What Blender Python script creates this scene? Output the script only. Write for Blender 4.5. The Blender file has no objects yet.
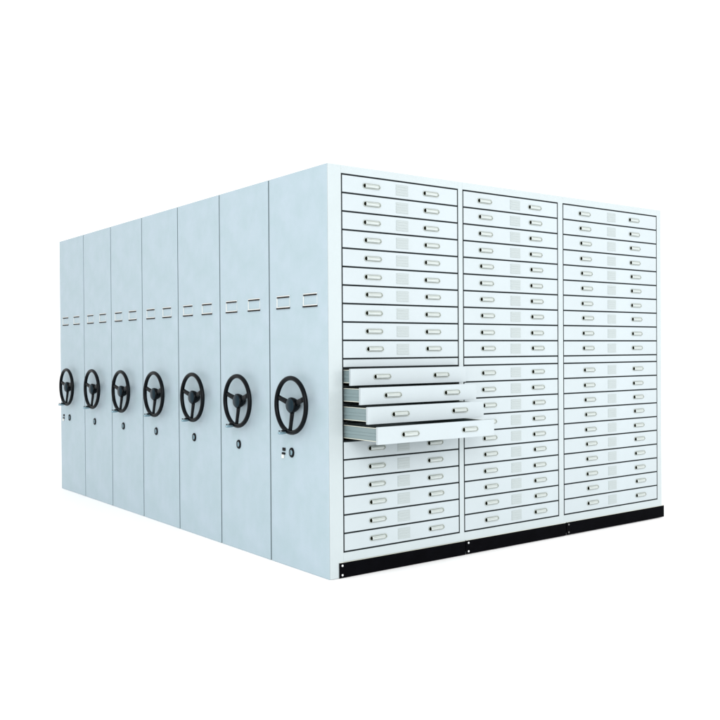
import bpy, bmesh, math
from mathutils import Vector, Matrix
C = bpy.context.scene.collection
S = bpy.context.scene
H = 2.4            # cabinet height
D = 0.654          # depth of one cabinet
W = 3.165          # width of the drawer face
COLS = [(0.0994, 1.0127, 0.2137, 0.2227, 0.035), (1.0594, 1.9647, 0.191, 0.226, 0.05), (2.0228, 3.1090, 0.228, 0.275, 0.080)]
ZT, Z1, Z2, ZB = 2.3484, 1.2746, 1.2218, 0.1501
GAP = 0.0098       # dark joint round every drawer

# ------------------------------------------------------------------ materials
def mat(name, col, rough=0.45, metal=0.0, var=0.0, scale=3.0, bump=0.0, bscale=120.0, spec=0.5, tint=None):
    m = bpy.data.materials.new(name); m.use_nodes = True
    nt = m.node_tree; b = nt.nodes['Principled BSDF']
    b.inputs['Roughness'].default_value = rough; b.inputs['Metallic'].default_value = metal
    b.inputs['Specular IOR Level'].default_value = spec
    tc = nt.nodes.new('ShaderNodeTexCoord')
    if var > 0:
        n = nt.nodes.new('ShaderNodeTexNoise'); n.inputs['Scale'].default_value = scale
        n.inputs['Detail'].default_value = 5; n.inputs['Roughness'].default_value = 0.6
        nt.links.new(tc.outputs['Object'], n.inputs['Vector'])
        r = nt.nodes.new('ShaderNodeValToRGB')
        t = tint or (1, 1, 1)
        r.color_ramp.elements[0].position = 0.32; r.color_ramp.elements[1].position = 0.68
        r.color_ramp.elements[0].color = tuple(c * (1 - var) for c in col) + (1,)
        r.color_ramp.elements[1].color = tuple(min(1, c * (1 + var) * k) for c, k in zip(col, t)) + (1,)
        nt.links.new(n.outputs['Fac'], r.inputs['Fac']); nt.links.new(r.outputs['Color'], b.inputs['Base Color'])
    else:
        b.inputs['Base Color'].default_value = (*col, 1)
    if bump > 0:
        n2 = nt.nodes.new('ShaderNodeTexNoise'); n2.inputs['Scale'].default_value = bscale
        n2.inputs['Detail'].default_value = 3
        nt.links.new(tc.outputs['Object'], n2.inputs['Vector'])
        bp = nt.nodes.new('ShaderNodeBump'); bp.inputs['Strength'].default_value = bump
        bp.inputs['Distance'].default_value = 0.002
        nt.links.new(n2.outputs['Fac'], bp.inputs['Height']); nt.links.new(bp.outputs['Normal'], b.inputs['Normal'])
    return m
M = dict(
    blue=mat('pale_blue_enamel', (0.318, 0.415, 0.455), 0.55, var=0.034, scale=5.5, bump=0.25, bscale=260, tint=(1.05, 1.0, 1.03)),
    white=mat('white_enamel', (0.368, 0.418, 0.432), 0.55, var=0.02, scale=3.0, bump=0.2, bscale=260),
    front=mat('drawer_enamel', (0.368, 0.417, 0.436), 0.55, var=0.03, scale=2.2, bump=0.2, bscale=240, tint=(0.995, 1.0, 1.01)),
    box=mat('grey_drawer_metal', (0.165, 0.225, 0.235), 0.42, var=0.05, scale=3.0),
    lip=mat('pale_folded_edge', (0.50, 0.52, 0.45), 0.4),
    joint=mat('dark_joint', (0.008, 0.011, 0.012), 0.8, spec=0.1),
    seam_shade=mat('dark_seam_shade', (0.075, 0.100, 0.108), 0.8, spec=0.1),  # shade of the gaps between cabinets, put into a strip's colour
    bolt2=mat('dull_bolt', (0.10, 0.10, 0.10), 0.6),
    interior_shade=mat('dark_interior_shade', (0.012, 0.011, 0.010), 0.9, spec=0.1),  # shade within the cabinet, put into the colour as near-black
    black=mat('black_kick_plate', (0.0012, 0.0013, 0.002), 0.7, var=0.3, scale=12, spec=0.02),
    rubber=mat('black_bakelite', (0.0010, 0.0022, 0.0034), 0.34, spec=0.09, bump=0.3, bscale=90),
    cap=mat('blue_black_cap', (0.003, 0.014, 0.022), 0.32, spec=0.15),
    steel=mat('blue_grey_steel', (0.20, 0.31, 0.36), 0.32, metal=0.6),
    bolt=mat('zinc_bolt', (0.62, 0.64, 0.64), 0.35, metal=0.3),
    cream=mat('cream_handle', (0.378, 0.420, 0.412), 0.4, var=0.05, scale=40),
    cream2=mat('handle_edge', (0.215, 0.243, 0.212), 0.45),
    hollow_shade=mat('handle_hollow_shade', (0.003, 0.004, 0.001), 0.9, spec=0.05),  # shade of the recess, painted black
    card=mat('card_holder_metal', (0.328, 0.372, 0.376), 0.6, var=0.04, scale=30),
    card2=mat('card_holder_ridge', (0.334, 0.379, 0.386), 0.6),
    rim=mat('white_plastic_rim', (0.58, 0.60, 0.58), 0.45),
    slot_shadow=mat('dark_slot_shadow', (0.014, 0.009, 0.008), 0.8, spec=0.05),  # dark brown channels with their inner shadow painted in
    floor=mat('white_studio_paper', (0.90, 0.90, 0.90), 0.9, spec=0.1, bump=0.05, bscale=60),
)

# ------------------------------------------------------------------ mesh helpers
def box(bm, x0, x1, y0, y1, z0, z1, mi=0, bev=0.0, seg=2):
    b = bmesh.new()
    bmesh.ops.create_cube(b, size=1.0)
    for v in b.verts:
        v.co = Vector((x0 + (v.co.x + .5) * (x1 - x0), y0 + (v.co.y + .5) * (y1 - y0), z0 + (v.co.z + .5) * (z1 - z0)))
    if bev > 0:
        bmesh.ops.bevel(b, geom=b.edges[:], offset=bev, segments=seg, profile=0.5, affect='EDGES')
    merge(bm, b, mi)
def merge(bm, b, mi=0, mtx=None, smooth=False):
    if mtx is not None: bmesh.ops.transform(b, matrix=mtx, verts=b.verts)
    vm = {v: bm.verts.new(v.co) for v in b.verts}
    for f in b.faces:
        nf = bm.faces.new([vm[v] for v in f.verts]); nf.material_index = mi; nf.smooth = smooth or f.smooth
    b.free()
def lathe(bm, prof, mi=0, n=40, axis='X', loc=(0, 0, 0)):
    """prof: list of (radius, distance along axis)"""
    rings = []
    def pt(r, h, a):
        c, s = r * math.cos(a), r * math.sin(a)
        p = (h, c, s) if axis == 'X' else ((c, h, s) if axis == 'Y' else (c, s, h))
        return Vector(p) + Vector(loc)
    for r, h in prof:
        if r < 1e-6: rings.append([bm.verts.new(pt(0, h, 0))])
        else: rings.append([bm.verts.new(pt(r, h, 2 * math.pi * k / n)) for k in range(n)])
    for A, B in zip(rings, rings[1:]):
        for k in range(n):
            a = [A[k % len(A)], A[(k + 1) % len(A)], B[(k + 1) % len(B)], B[k % len(B)]]
            u = []
            for v in a:
                if v not in u: u.append(v)
            if len(u) > 2:
                f = bm.faces.new(u); f.material_index = mi; f.smooth = True
def torus(bm, R, r, x, n=72, m=16, mi=0, squash=1.0):
    V = []
    for i in range(n):
        a = 2 * math.pi * i / n
        V.append([bm.verts.new((x + r * squash * math.sin(2 * math.pi * j / m),
                                (R + r * math.cos(2 * math.pi * j / m)) * math.cos(a),
                                (R + r * math.cos(2 * math.pi * j / m)) * math.sin(a))) for j in range(m)])
    for i in range(n):
        for j in range(m):
            f = bm.faces.new([V[i][j], V[(i + 1) % n][j], V[(i + 1) % n][(j + 1) % m], V[i][(j + 1) % m]])
            f.smooth = True; f.material_index = mi
def tube(bm, pts, rad, n=12, mi=0, flat=1.0, caps=True):
    """swept oval tube through pts, radius per point"""
    pts = [Vector(p) for p in pts]; V = []
    for i, p in enumerate(pts):
        t = (pts[min(i + 1, len(pts) - 1)] - pts[max(i - 1, 0)]).normalized()
        a = t.cross(Vector((1, 0, 0)))
        if a.length < 1e-3: a = t.cross(Vector((0, 0, 1)))
        a.normalize(); b = t.cross(a).normalized()
        r = rad[i] if isinstance(rad, (list, tuple)) else rad
        V.append([bm.verts.new(p + a * r * math.cos(2 * math.pi * k / n) + b * r * flat * math.sin(2 * math.pi * k / n)) for k in range(n)])
    for A, B in zip(V, V[1:]):
        for k in range(n):
            f = bm.faces.new([A[k], A[(k + 1) % n], B[(k + 1) % n], B[k]]); f.smooth = True; f.material_index = mi
    if caps:
        for R_ in (V[0][::-1], V[-1]):
            f = bm.faces.new(R_); f.material_index = mi
def mesh(name, bm, mats):
    bmesh.ops.recalc_face_normals(bm, faces=bm.faces[:])
    me = bpy.data.meshes.new(name); bm.to_mesh(me); bm.free()
    for m in mats: me.materials.append(M[m])
    return me
def link(name, me, parent=None, loc=(0, 0, 0)):
    o = bpy.data.objects.new(name, me); C.objects.link(o)
    if parent: o.parent = parent
    o.location = loc
    return o
def obj(name, bm, mats, parent=None, loc=(0, 0, 0)):
    return link(name, mesh(name, bm, mats), parent, loc)
def thing(name, label, cat, loc, group=None):
    o = link(name, None, None, loc); o['label'] = label; o['category'] = cat
    if group: o['group'] = group
    return o

# ------------------------------------------------------------------ shared meshes
def stadium(w, h, n=10):
    r = h / 2; P = []
    for k in range(n + 1):
        a = -math.pi / 2 + math.pi * k / n; P.append((w / 2 - r + r * math.cos(a), r * math.sin(a)))
    for k in range(n + 1):
        a = math.pi / 2 + math.pi * k / n; P.append((-w / 2 + r + r * math.cos(a), r * math.sin(a)))
    return P
def handle_mesh():
    """pull: oval bezel, domed grip bar, black disc painted as the recess shade at the left end"""
    bm = bmesh.new()
    w, h = 0.134, 0.034
    # bezel as rings of the stadium: outer base -> crown -> inner edge
    loops = []
    for dw, y in ((0, 0.0), (-0.0015, -0.003), (-0.0045, -0.0042), (-0.0075, -0.003), (-0.009, -0.0008)):
        loops.append([bm.verts.new((x, y, z)) for x, z in stadium(w + dw, h + dw)])
    for i, (A, B) in enumerate(zip(loops, loops[1:])):
        for k in range(len(A)):
            q = (k + 1) % len(A)
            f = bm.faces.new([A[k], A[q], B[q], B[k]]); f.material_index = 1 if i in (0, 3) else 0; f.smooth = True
    f = bm.faces.new(loops[-1]); f.material_index = 1
    lathe(bm, [(0.0105, -0.0009), (0.0105, -0.0022), (0, -0.0024)], 2, 20, 'Y', (-0.0515, 0, 0.0005))  # raised black disc standing in for the shaded recess
    # domed grip: loft of stadium slices from x=-0.038 to right end
    V = []; n = 12; nx = 14
    x0, x1 = -0.0515, w / 2 - 0.009
    for i in range(nx + 1):
        t = i / nx; x = x0 + (x1 - x0) * t
        hh = (h / 2 - 0.0055) * (1 if t < 0.82 else math.sqrt(max(0.02, 1 - ((t - 0.82) / 0.18) ** 2)))
        dome = 0.0125 * (1 - 0.35 * abs(t - 0.35)) * (1 if t < 0.75 else math.sqrt(max(0.01, 1 - ((t - 0.75) / 0.25) ** 2)))
        V.append([bm.verts.new((x, -0.0015 - dome * math.sin(math.pi * k / n) ** 0.6 if 0 < k < n else -0.0015, -hh * math.cos(math.pi * k / n))) for k in range(n + 1)])
    for A, B in zip(V, V[1:]):
        for k in range(n):
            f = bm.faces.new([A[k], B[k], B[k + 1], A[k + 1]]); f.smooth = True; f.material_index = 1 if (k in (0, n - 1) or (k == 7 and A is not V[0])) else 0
    f = bm.faces.new(V[0]); f.material_index = 2  # grip end in the same painted shade
    lathe(bm, [(0.003, -0.004), (0.003, -0.0065), (0, -0.0068)], 1, 12, 'Y', (w / 2 - 0.0065, 0, -0.002))
    return mesh('handle', bm, ['cream', 'cream2', 'hollow_shade'])
def card_mesh():
    bm = bmesh.new()
    w, h = 0.096, 0.066
    box(bm, -w / 2, w / 2, -0.0012, 0.001, -h / 2, h / 2, 0)
    for k in range(4):
        z = -h / 2 + 0.009 + k * 0.0165
        box(bm, -w / 2 + 0.004, w / 2 - 0.004, -0.0022, -0.0011, z - 0.0045, z + 0.0045, 1, 0.0012, 1)
    return mesh('card_holder', bm, ['card', 'card2'])
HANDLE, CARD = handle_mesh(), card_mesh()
PITCH = (ZT - Z1) / 10
FT = 0.018
def front_mesh(w, h, name='drawer'):
    bm = bmesh.new()
    box(bm, 0, w, 0, FT, -h / 2, h / 2, 0, 0.0014, 2)
    return mesh(name, bm, ['front'])
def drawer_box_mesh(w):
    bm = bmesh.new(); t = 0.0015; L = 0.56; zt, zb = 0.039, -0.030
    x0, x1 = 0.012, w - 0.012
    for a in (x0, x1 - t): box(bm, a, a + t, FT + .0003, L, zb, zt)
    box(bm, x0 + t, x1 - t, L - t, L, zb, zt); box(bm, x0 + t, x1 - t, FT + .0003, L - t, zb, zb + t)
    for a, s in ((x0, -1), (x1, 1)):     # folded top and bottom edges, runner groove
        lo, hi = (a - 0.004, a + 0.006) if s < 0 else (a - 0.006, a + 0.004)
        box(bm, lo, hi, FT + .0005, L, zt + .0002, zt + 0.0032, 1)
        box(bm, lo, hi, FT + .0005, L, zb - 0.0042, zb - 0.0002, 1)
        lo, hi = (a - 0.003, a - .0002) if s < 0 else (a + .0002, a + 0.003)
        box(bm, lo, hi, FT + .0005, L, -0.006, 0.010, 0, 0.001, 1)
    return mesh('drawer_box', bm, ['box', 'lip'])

def rim_mesh():
    bm = bmesh.new(); torus(bm, 0.1632, 0.0142, 0.0)
    return mesh('handwheel', bm, ['rubber'])
def spoke_mesh(ang):
    """arm from the hub body (behind the rim plane) forward to the rim; ang from +Z, towards -Y"""
    bm = bmesh.new()
    d = Vector((0, -math.sin(ang), math.cos(ang))) * -1
    P = [Vector((0.012, 0, 0)) + d * 0.03, Vector((0.009, 0, 0)) + d * 0.07, Vector((0.004, 0, 0)) + d * 0.115, d * 0.160]
    tube(bm, P, [0.0205, 0.0175, 0.0160, 0.0170], 12, 0, 0.55)
    return mesh('spoke', bm, ['rubber'])
def hub_mesh():
    bm = bmesh.new()
    lathe(bm, [(0.020, 0.0545), (0.026, 0.050), (0.034, 0.040), (0.044, 0.022), (0.048, 0.006), (0.047, -0.004), (0.043, -0.008)], 0, 40)
    lathe(bm, [(0.043, -0.008), (0.038, -0.0135), (0.025, -0.018), (0.010, -0.0198), (0, -0.020)], 1, 40)
    return mesh('hub', bm, ['rubber', 'cap'])
def grip_mesh():
    bm = bmesh.new()
    lathe(bm, [(0, 0.008), (0.006, 0.008), (0.006, -0.010), (0.008, -0.012), (0.009, -0.035), (0.008, -0.056), (0.005, -0.061), (0, -0.062)], 0, 20)
    tube(bm, [(-0.004, 0, 0.0125), (-0.03, 0, 0.0135), (-0.056, 0, 0.0125)], [0.0075, 0.0075, 0.006], 10, 1, 0.7)
    return mesh('crank_grip', bm, ['steel', 'rubber'])
RIM, HUB, GRIP = rim_mesh(), hub_mesh(), grip_mesh()
SPOKES = [spoke_mesh(a) for a in (math.radians(107), math.radians(-107), math.radians(4))]
def lock_mesh():
    bm = bmesh.new()
    lathe(bm, [(0.0255, -0.0005), (0.0255, -0.006), (0.023, -0.009), (0.016, -0.0095), (0.0145, -0.006)], 0, 32)
    lathe(bm, [(0.0145, -0.006), (0.0125, -0.011), (0.0, -0.0115)], 1, 32)
    box(bm, -0.0128, -0.0112, -0.002, 0.002, -0.009, 0.009, 0)
    for v in bm.verts: v.co.y *= 1.0; v.co.z *= 1.18
    return mesh('lock', bm, ['rubber', 'steel'])
LOCK = lock_mesh()
def label_holder_mesh():
    bm = bmesh.new(); w, h = 0.148, 0.072
    box(bm, -0.0040, -0.0005, -w / 2, w / 2, h / 2 + 0.0005, h / 2 + 0.0070, 0, 0.001, 1)         # white lip over the top shadow strip
    box(bm, -0.0052, -0.0005, -w / 2, w / 2, -h / 2 + 0.0050, -h / 2 + 0.0112, 0, 0.001, 1)   # white lower lip
    box(bm, -0.0035, -0.0005, w / 2 - 0.0065, w / 2, -h / 2 + 0.0114, h / 2 - 0.0067, 0)
    box(bm, -0.0012, -0.0005, -w / 2, -w / 2 + 0.003, -h / 2 + 0.0114, h / 2 - 0.0067, 0)
    box(bm, -0.0060, -0.0005, -w / 2 + 0.006, w / 2 - 0.006, h / 2 - 0.0065, h / 2 + 0.0003, 1)  # dark strip painted as the inner shadow below the top lip
    box(bm, -0.0060, -0.0005, -w / 2 - 0.002, w / 2 + 0.003, -h / 2 - 0.0025, -h / 2 + 0.0048, 1)  # dark channel line below the lower lip, shadow painted in
    return mesh('label_holder', bm, ['rim', 'slot_shadow'])
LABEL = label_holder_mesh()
def end_panel_mesh():
    bm = bmesh.new()
    box(bm, 0, 0.022, 0.0080, D - 0.0080, 0, H, 0, 0.0025, 3)
    return mesh('end_panel', bm, ['blue'])
PANEL = end_panel_mesh()

# ------------------------------------------------------------------ parts common to all seven cabinets
def seam_shade_mesh():
    bm = bmesh.new(); box(bm, 0.0045, 0.020, D - 0.0078, D + 0.0078, 0.001, H - 0.001, 0)  # strip added in the gap to darken the seam
    return mesh('seam_shade', bm, ['seam_shade'])
SEAM_SHADE = seam_shade_mesh()
def dress_end(root, latch=None, seam_shade=True):
    link('end_panel', PANEL, root)
    if seam_shade: link('seam_shade', SEAM_SHADE, root)
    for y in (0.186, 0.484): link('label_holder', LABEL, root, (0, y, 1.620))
    w = link('handwheel', RIM, root, (-0.056, 0.320, 0.997))
    link('hub', HUB, w)
    for s in SPOKES: link('spoke', s, w)
    link('crank_grip', GRIP, w, (-0.004, 0.040, -0.166))
    link('lock', LOCK, root, (0, 0.398, 0.703))
    if latch is not None:
        bm = bmesh.new()
        box(bm, -0.006, -0.0005, -0.020, 0.013, 0.006, 0.026, 0, 0.002, 1)
        box(bm, -0.008, -0.0005, -0.017, 0.017, -0.016, -0.003, 0, 0.002, 1)
        box(bm, -0.011, -0.0005, -0.006, 0.016, -0.040, -0.0165, 1, 0.003, 2)
        obj('latch', bm, ['rubber', 'rim'], root, (0, latch, 0.700))

G = 'mobile cabinets parked side by side'
near = thing('drawer_cabinet', 'nearest pale cabinet with three columns of shallow drawers, four of them pulled out', 'cabinet', (0, 0, 0), G)
dress_end(near, 0.490)

# carcass of the drawer cabinet
bm = bmesh.new()
box(bm, 0.0225, W, 0.0056, D - 0.008, H - 0.012, H - 0.0005, 0)               # top
box(bm, 0.0225, W - .0004, D - 0.012, D - 0.0081, 0.012, H - 0.0123, 0)      # back
box(bm, W - 0.012, W - .0002, 0.0203, D - 0.0123, 0.012, H - 0.0123, 0)      # right side
box(bm, 0.0225, W - .0004, 0.0203, D - 0.0081, 0.002, 0.0118, 0)             # bottom
obj('carcass', bm, ['white'], near)
bm = bmesh.new()                                                             # dark sheets painted as the shade in the carcass
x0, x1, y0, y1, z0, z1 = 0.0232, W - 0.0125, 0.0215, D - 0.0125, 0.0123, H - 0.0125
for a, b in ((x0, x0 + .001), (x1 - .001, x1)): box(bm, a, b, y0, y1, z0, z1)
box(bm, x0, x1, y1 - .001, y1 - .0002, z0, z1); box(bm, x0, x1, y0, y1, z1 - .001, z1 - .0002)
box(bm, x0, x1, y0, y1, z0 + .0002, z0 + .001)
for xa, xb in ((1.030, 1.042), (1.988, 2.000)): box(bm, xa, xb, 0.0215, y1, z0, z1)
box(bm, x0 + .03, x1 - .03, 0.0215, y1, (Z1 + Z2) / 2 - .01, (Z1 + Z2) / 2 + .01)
obj('shade_lining', bm, ['interior_shade'], near)
# face frame: white stiles and rails round the three openings
g = GAP / 2
bm = bmesh.new()
xs = [0.0004] + [v for c in COLS for v in (c[0] - g, c[1] + g)] + [W]
for i in range(0, 8, 2): box(bm, xs[i], xs[i + 1], 0, 0.0052, 0.0925 if i else 0.002, H - 0.0005, 0, 0.0006, 1)
for c in COLS:
    box(bm, c[0] - g + .0002, c[1] + g - .0002, 0.0002, 0.0050, ZT + g, H - 0.0007)
    box(bm, c[0] - g + .0002, c[1] + g - .0002, 0.0002, 0.0050, 0.0927, ZB - g)
obj('face_frame', bm, ['white'], near)
# recessed dark joints round the drawers
bm = bmesh.new(); ya, yb = 0.0026, 0.0180
zs = [ZB + k * (Z2 - ZB) / 10 for k in range(11)] + [Z1 + k * PITCH for k in range(11)]
for c in COLS:
    for x in (c[0], c[1]): box(bm, x - g + .0003, x + g - .0003, ya, yb, ZB - g + .0003, ZT + g - .0003)
    for z in zs: box(bm, c[0] + g, c[1] - g, ya + .0003, yb - .0003, z - g + .0003, z + g - .0003)
obj('drawer_divider', bm, ['joint'], near)

# drawers: copied from one of each column
OPEN = {1: 0.072, 2: 0.165, 3: 0.231, 4: 0.321}
for ci, (xa, xb, hl, hr, drift) in enumerate(COLS):
    w = (xb - xa) - GAP; h = PITCH - GAP
    FM, BM_ = front_mesh(w, h), drawer_box_mesh(w)
    fm = bmesh.new(); box(fm, 0, w, 0, FT, 0, Z1 - Z2 - GAP, 0, 0.0014, 2)
    obj('filler_panel', fm, ['front'], near, (xa + g, 0.0005, Z2 + g))
    for r in range(20):
        zc = ZT - (r + .5) * PITCH if r < 10 else Z2 - (r - 10 + .5) * (Z2 - ZB) / 10
        y = 0.0
        opened = ci == 0 and 10 <= r <= 13
        wob = 0.0025 * math.sin(ci * 5.1 + r * 2.3)
        if opened: y = -OPEN[r - 9]
        d = link('drawer', FM, near, (xa + g, y, zc))
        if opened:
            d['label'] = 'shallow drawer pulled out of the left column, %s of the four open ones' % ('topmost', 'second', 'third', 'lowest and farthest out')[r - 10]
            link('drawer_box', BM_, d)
        dx = drift * (r / 19) ** 1.0
        for hx in (hl + dx, w - hr + dx * .9):
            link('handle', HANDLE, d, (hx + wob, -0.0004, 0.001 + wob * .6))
        if not opened: link('card_holder', CARD, d, (w / 2 - 0.004 + (0.03 if ci == 1 else 0) + (-.002 if ci == 2 else 0), -0.0002, 0.0))
# kick plates with their bolts
KP = [(0.062, 1.0600), (1.0660, 2.0340), (2.0420, 3.189)]
bb = bmesh.new(); lathe(bb, [(0.0068, 0.0), (0.0068, -0.0022), (0.0045, -0.0042), (0, -0.0046)], 0, 16, 'Y'); BOLT = mesh('bolt', bb, ['bolt'])
BOLT2 = BOLT.copy(); BOLT2.materials[0] = M['bolt2']
for k, (xa, xb) in enumerate(KP):
    bm = bmesh.new(); box(bm, 0, xb - xa, -0.005, -0.0008, 0.0015, 0.0895, 0, 0.0008, 1)
    box(bm, 0.001, xb - xa - .001, -0.0045, 0.010, 0.0897, 0.0915, 1)
    kp = obj('kick_plate', bm, ['black', 'lip'], near, (xa, 0, (0, 0.0015, 0.003)[k]))
    for z in (0.018, 0.073): link('bolt', BOLT if k < 2 else BOLT2, kp, (0.021, -0.005, z))

# the six cabinets behind, end panels in one row
TXT = ['pale blue cabinet standing directly behind the nearest one, with the second largest handwheel',
       'pale blue cabinet with the third largest end panel and handwheel, third from the front',
       'middle pale blue cabinet of the row of seven handwheel panels',
       'pale blue cabinet third from the far left end of the row',
       'pale blue cabinet second from the far left end, no latch beside its lock',
       'farthest and smallest pale blue cabinet at the left end, with a latch beside its lock']
CB = None
for i in range(6):
    t = thing('mobile_cabinet', TXT[i], 'cabinet', (0, D * (i + 1), 0), G)
    if CB is None:
        bm = bmesh.new()
        box(bm, 0.0225, W, 0.012, D - 0.012, 0.09, H - 0.001, 0, 0.002, 1)
        for c in COLS:   # recessed opening strips on the hidden long faces
            box(bm, c[0], c[1], 0.008, 0.0118, ZB, ZT, 0, 0.0015, 1)
        box(bm, 0.0225, W - 0.01, 0.03, D - 0.03, 0.001, 0.0898, 1)
        CB = mesh('carcass', bm, ['white', 'black'])
    link('carcass', CB, t)
    dress_end(t, 0.560 if i == 5 else None, i < 5)

# ------------------------------------------------------------------ setting
bm = bmesh.new(); s = 60
f = bm.faces.new([bm.verts.new(p) for p in ((-s, -s, -0.001), (s, -s, -0.001), (s, s, -0.001), (-s, s, -0.001))])
fl = obj('floor', bm, ['floor']); fl['kind'] = 'structure'; fl['label'] = 'plain white studio floor running into the white background'

# ------------------------------------------------------------------ light
w = bpy.data.worlds.new('World'); S.world = w; w.use_nodes = True
bg = w.node_tree.nodes['Background']; bg.inputs[0].default_value = (1.0, 1.0, 1.0, 1); bg.inputs[1].default_value = 1.30
def lamp(name, loc, target, size, power, col=(1, 1, 1)):
    l = bpy.data.lights.new(name, 'AREA'); l.shape = 'DISK'; l.size = size; l.energy = power; l.color = col
    o = bpy.data.objects.new(name, l); C.objects.link(o); o.location = loc
    o.rotation_euler = (Vector(target) - Vector(loc)).to_track_quat('-Z', 'Y').to_euler()
lamp('key_softbox', (-7.6, -11.6, 6.2), (1.0, 1.2, 0.8), 9.0, 1700, (1.0, 0.995, 0.985))
lamp('right_softbox', (6.0, -5.5, 2.6), (2.8, 0.0, 1.0), 3.5, 150, (1.0, 1.0, 1.0))

# ------------------------------------------------------------------ camera
cam = bpy.data.cameras.new('Camera'); co = bpy.data.objects.new('Camera', cam); C.objects.link(co)
cam.sensor_width = 36; cam.lens = 914.789 / 720 * 36; cam.clip_end = 500; cam.clip_start = 0.05
yaw, pit, rol = 0.6425642, -0.0103629, -0.0067291
fw = Vector((math.sin(yaw) * math.cos(pit), math.cos(yaw) * math.cos(pit), math.sin(pit)))
r = Vector((math.cos(yaw), -math.sin(yaw), 0)); u = r.cross(fw)
r2 = r * math.cos(rol) + u * math.sin(rol); u2 = -r * math.sin(rol) + u * math.cos(rol)
mw = Matrix((r2, u2, -fw)).transposed().to_4x4(); mw.translation = Vector((-3.0053, -4.3143, 1.3224))
co.matrix_world = mw
S.camera = co
S.view_settings.view_transform = 'Standard'; S.view_settings.look = 'None'
S.view_settings.exposure = 0; S.view_settings.gamma = 1
S.render.resolution_x = S.render.resolution_y = 1024
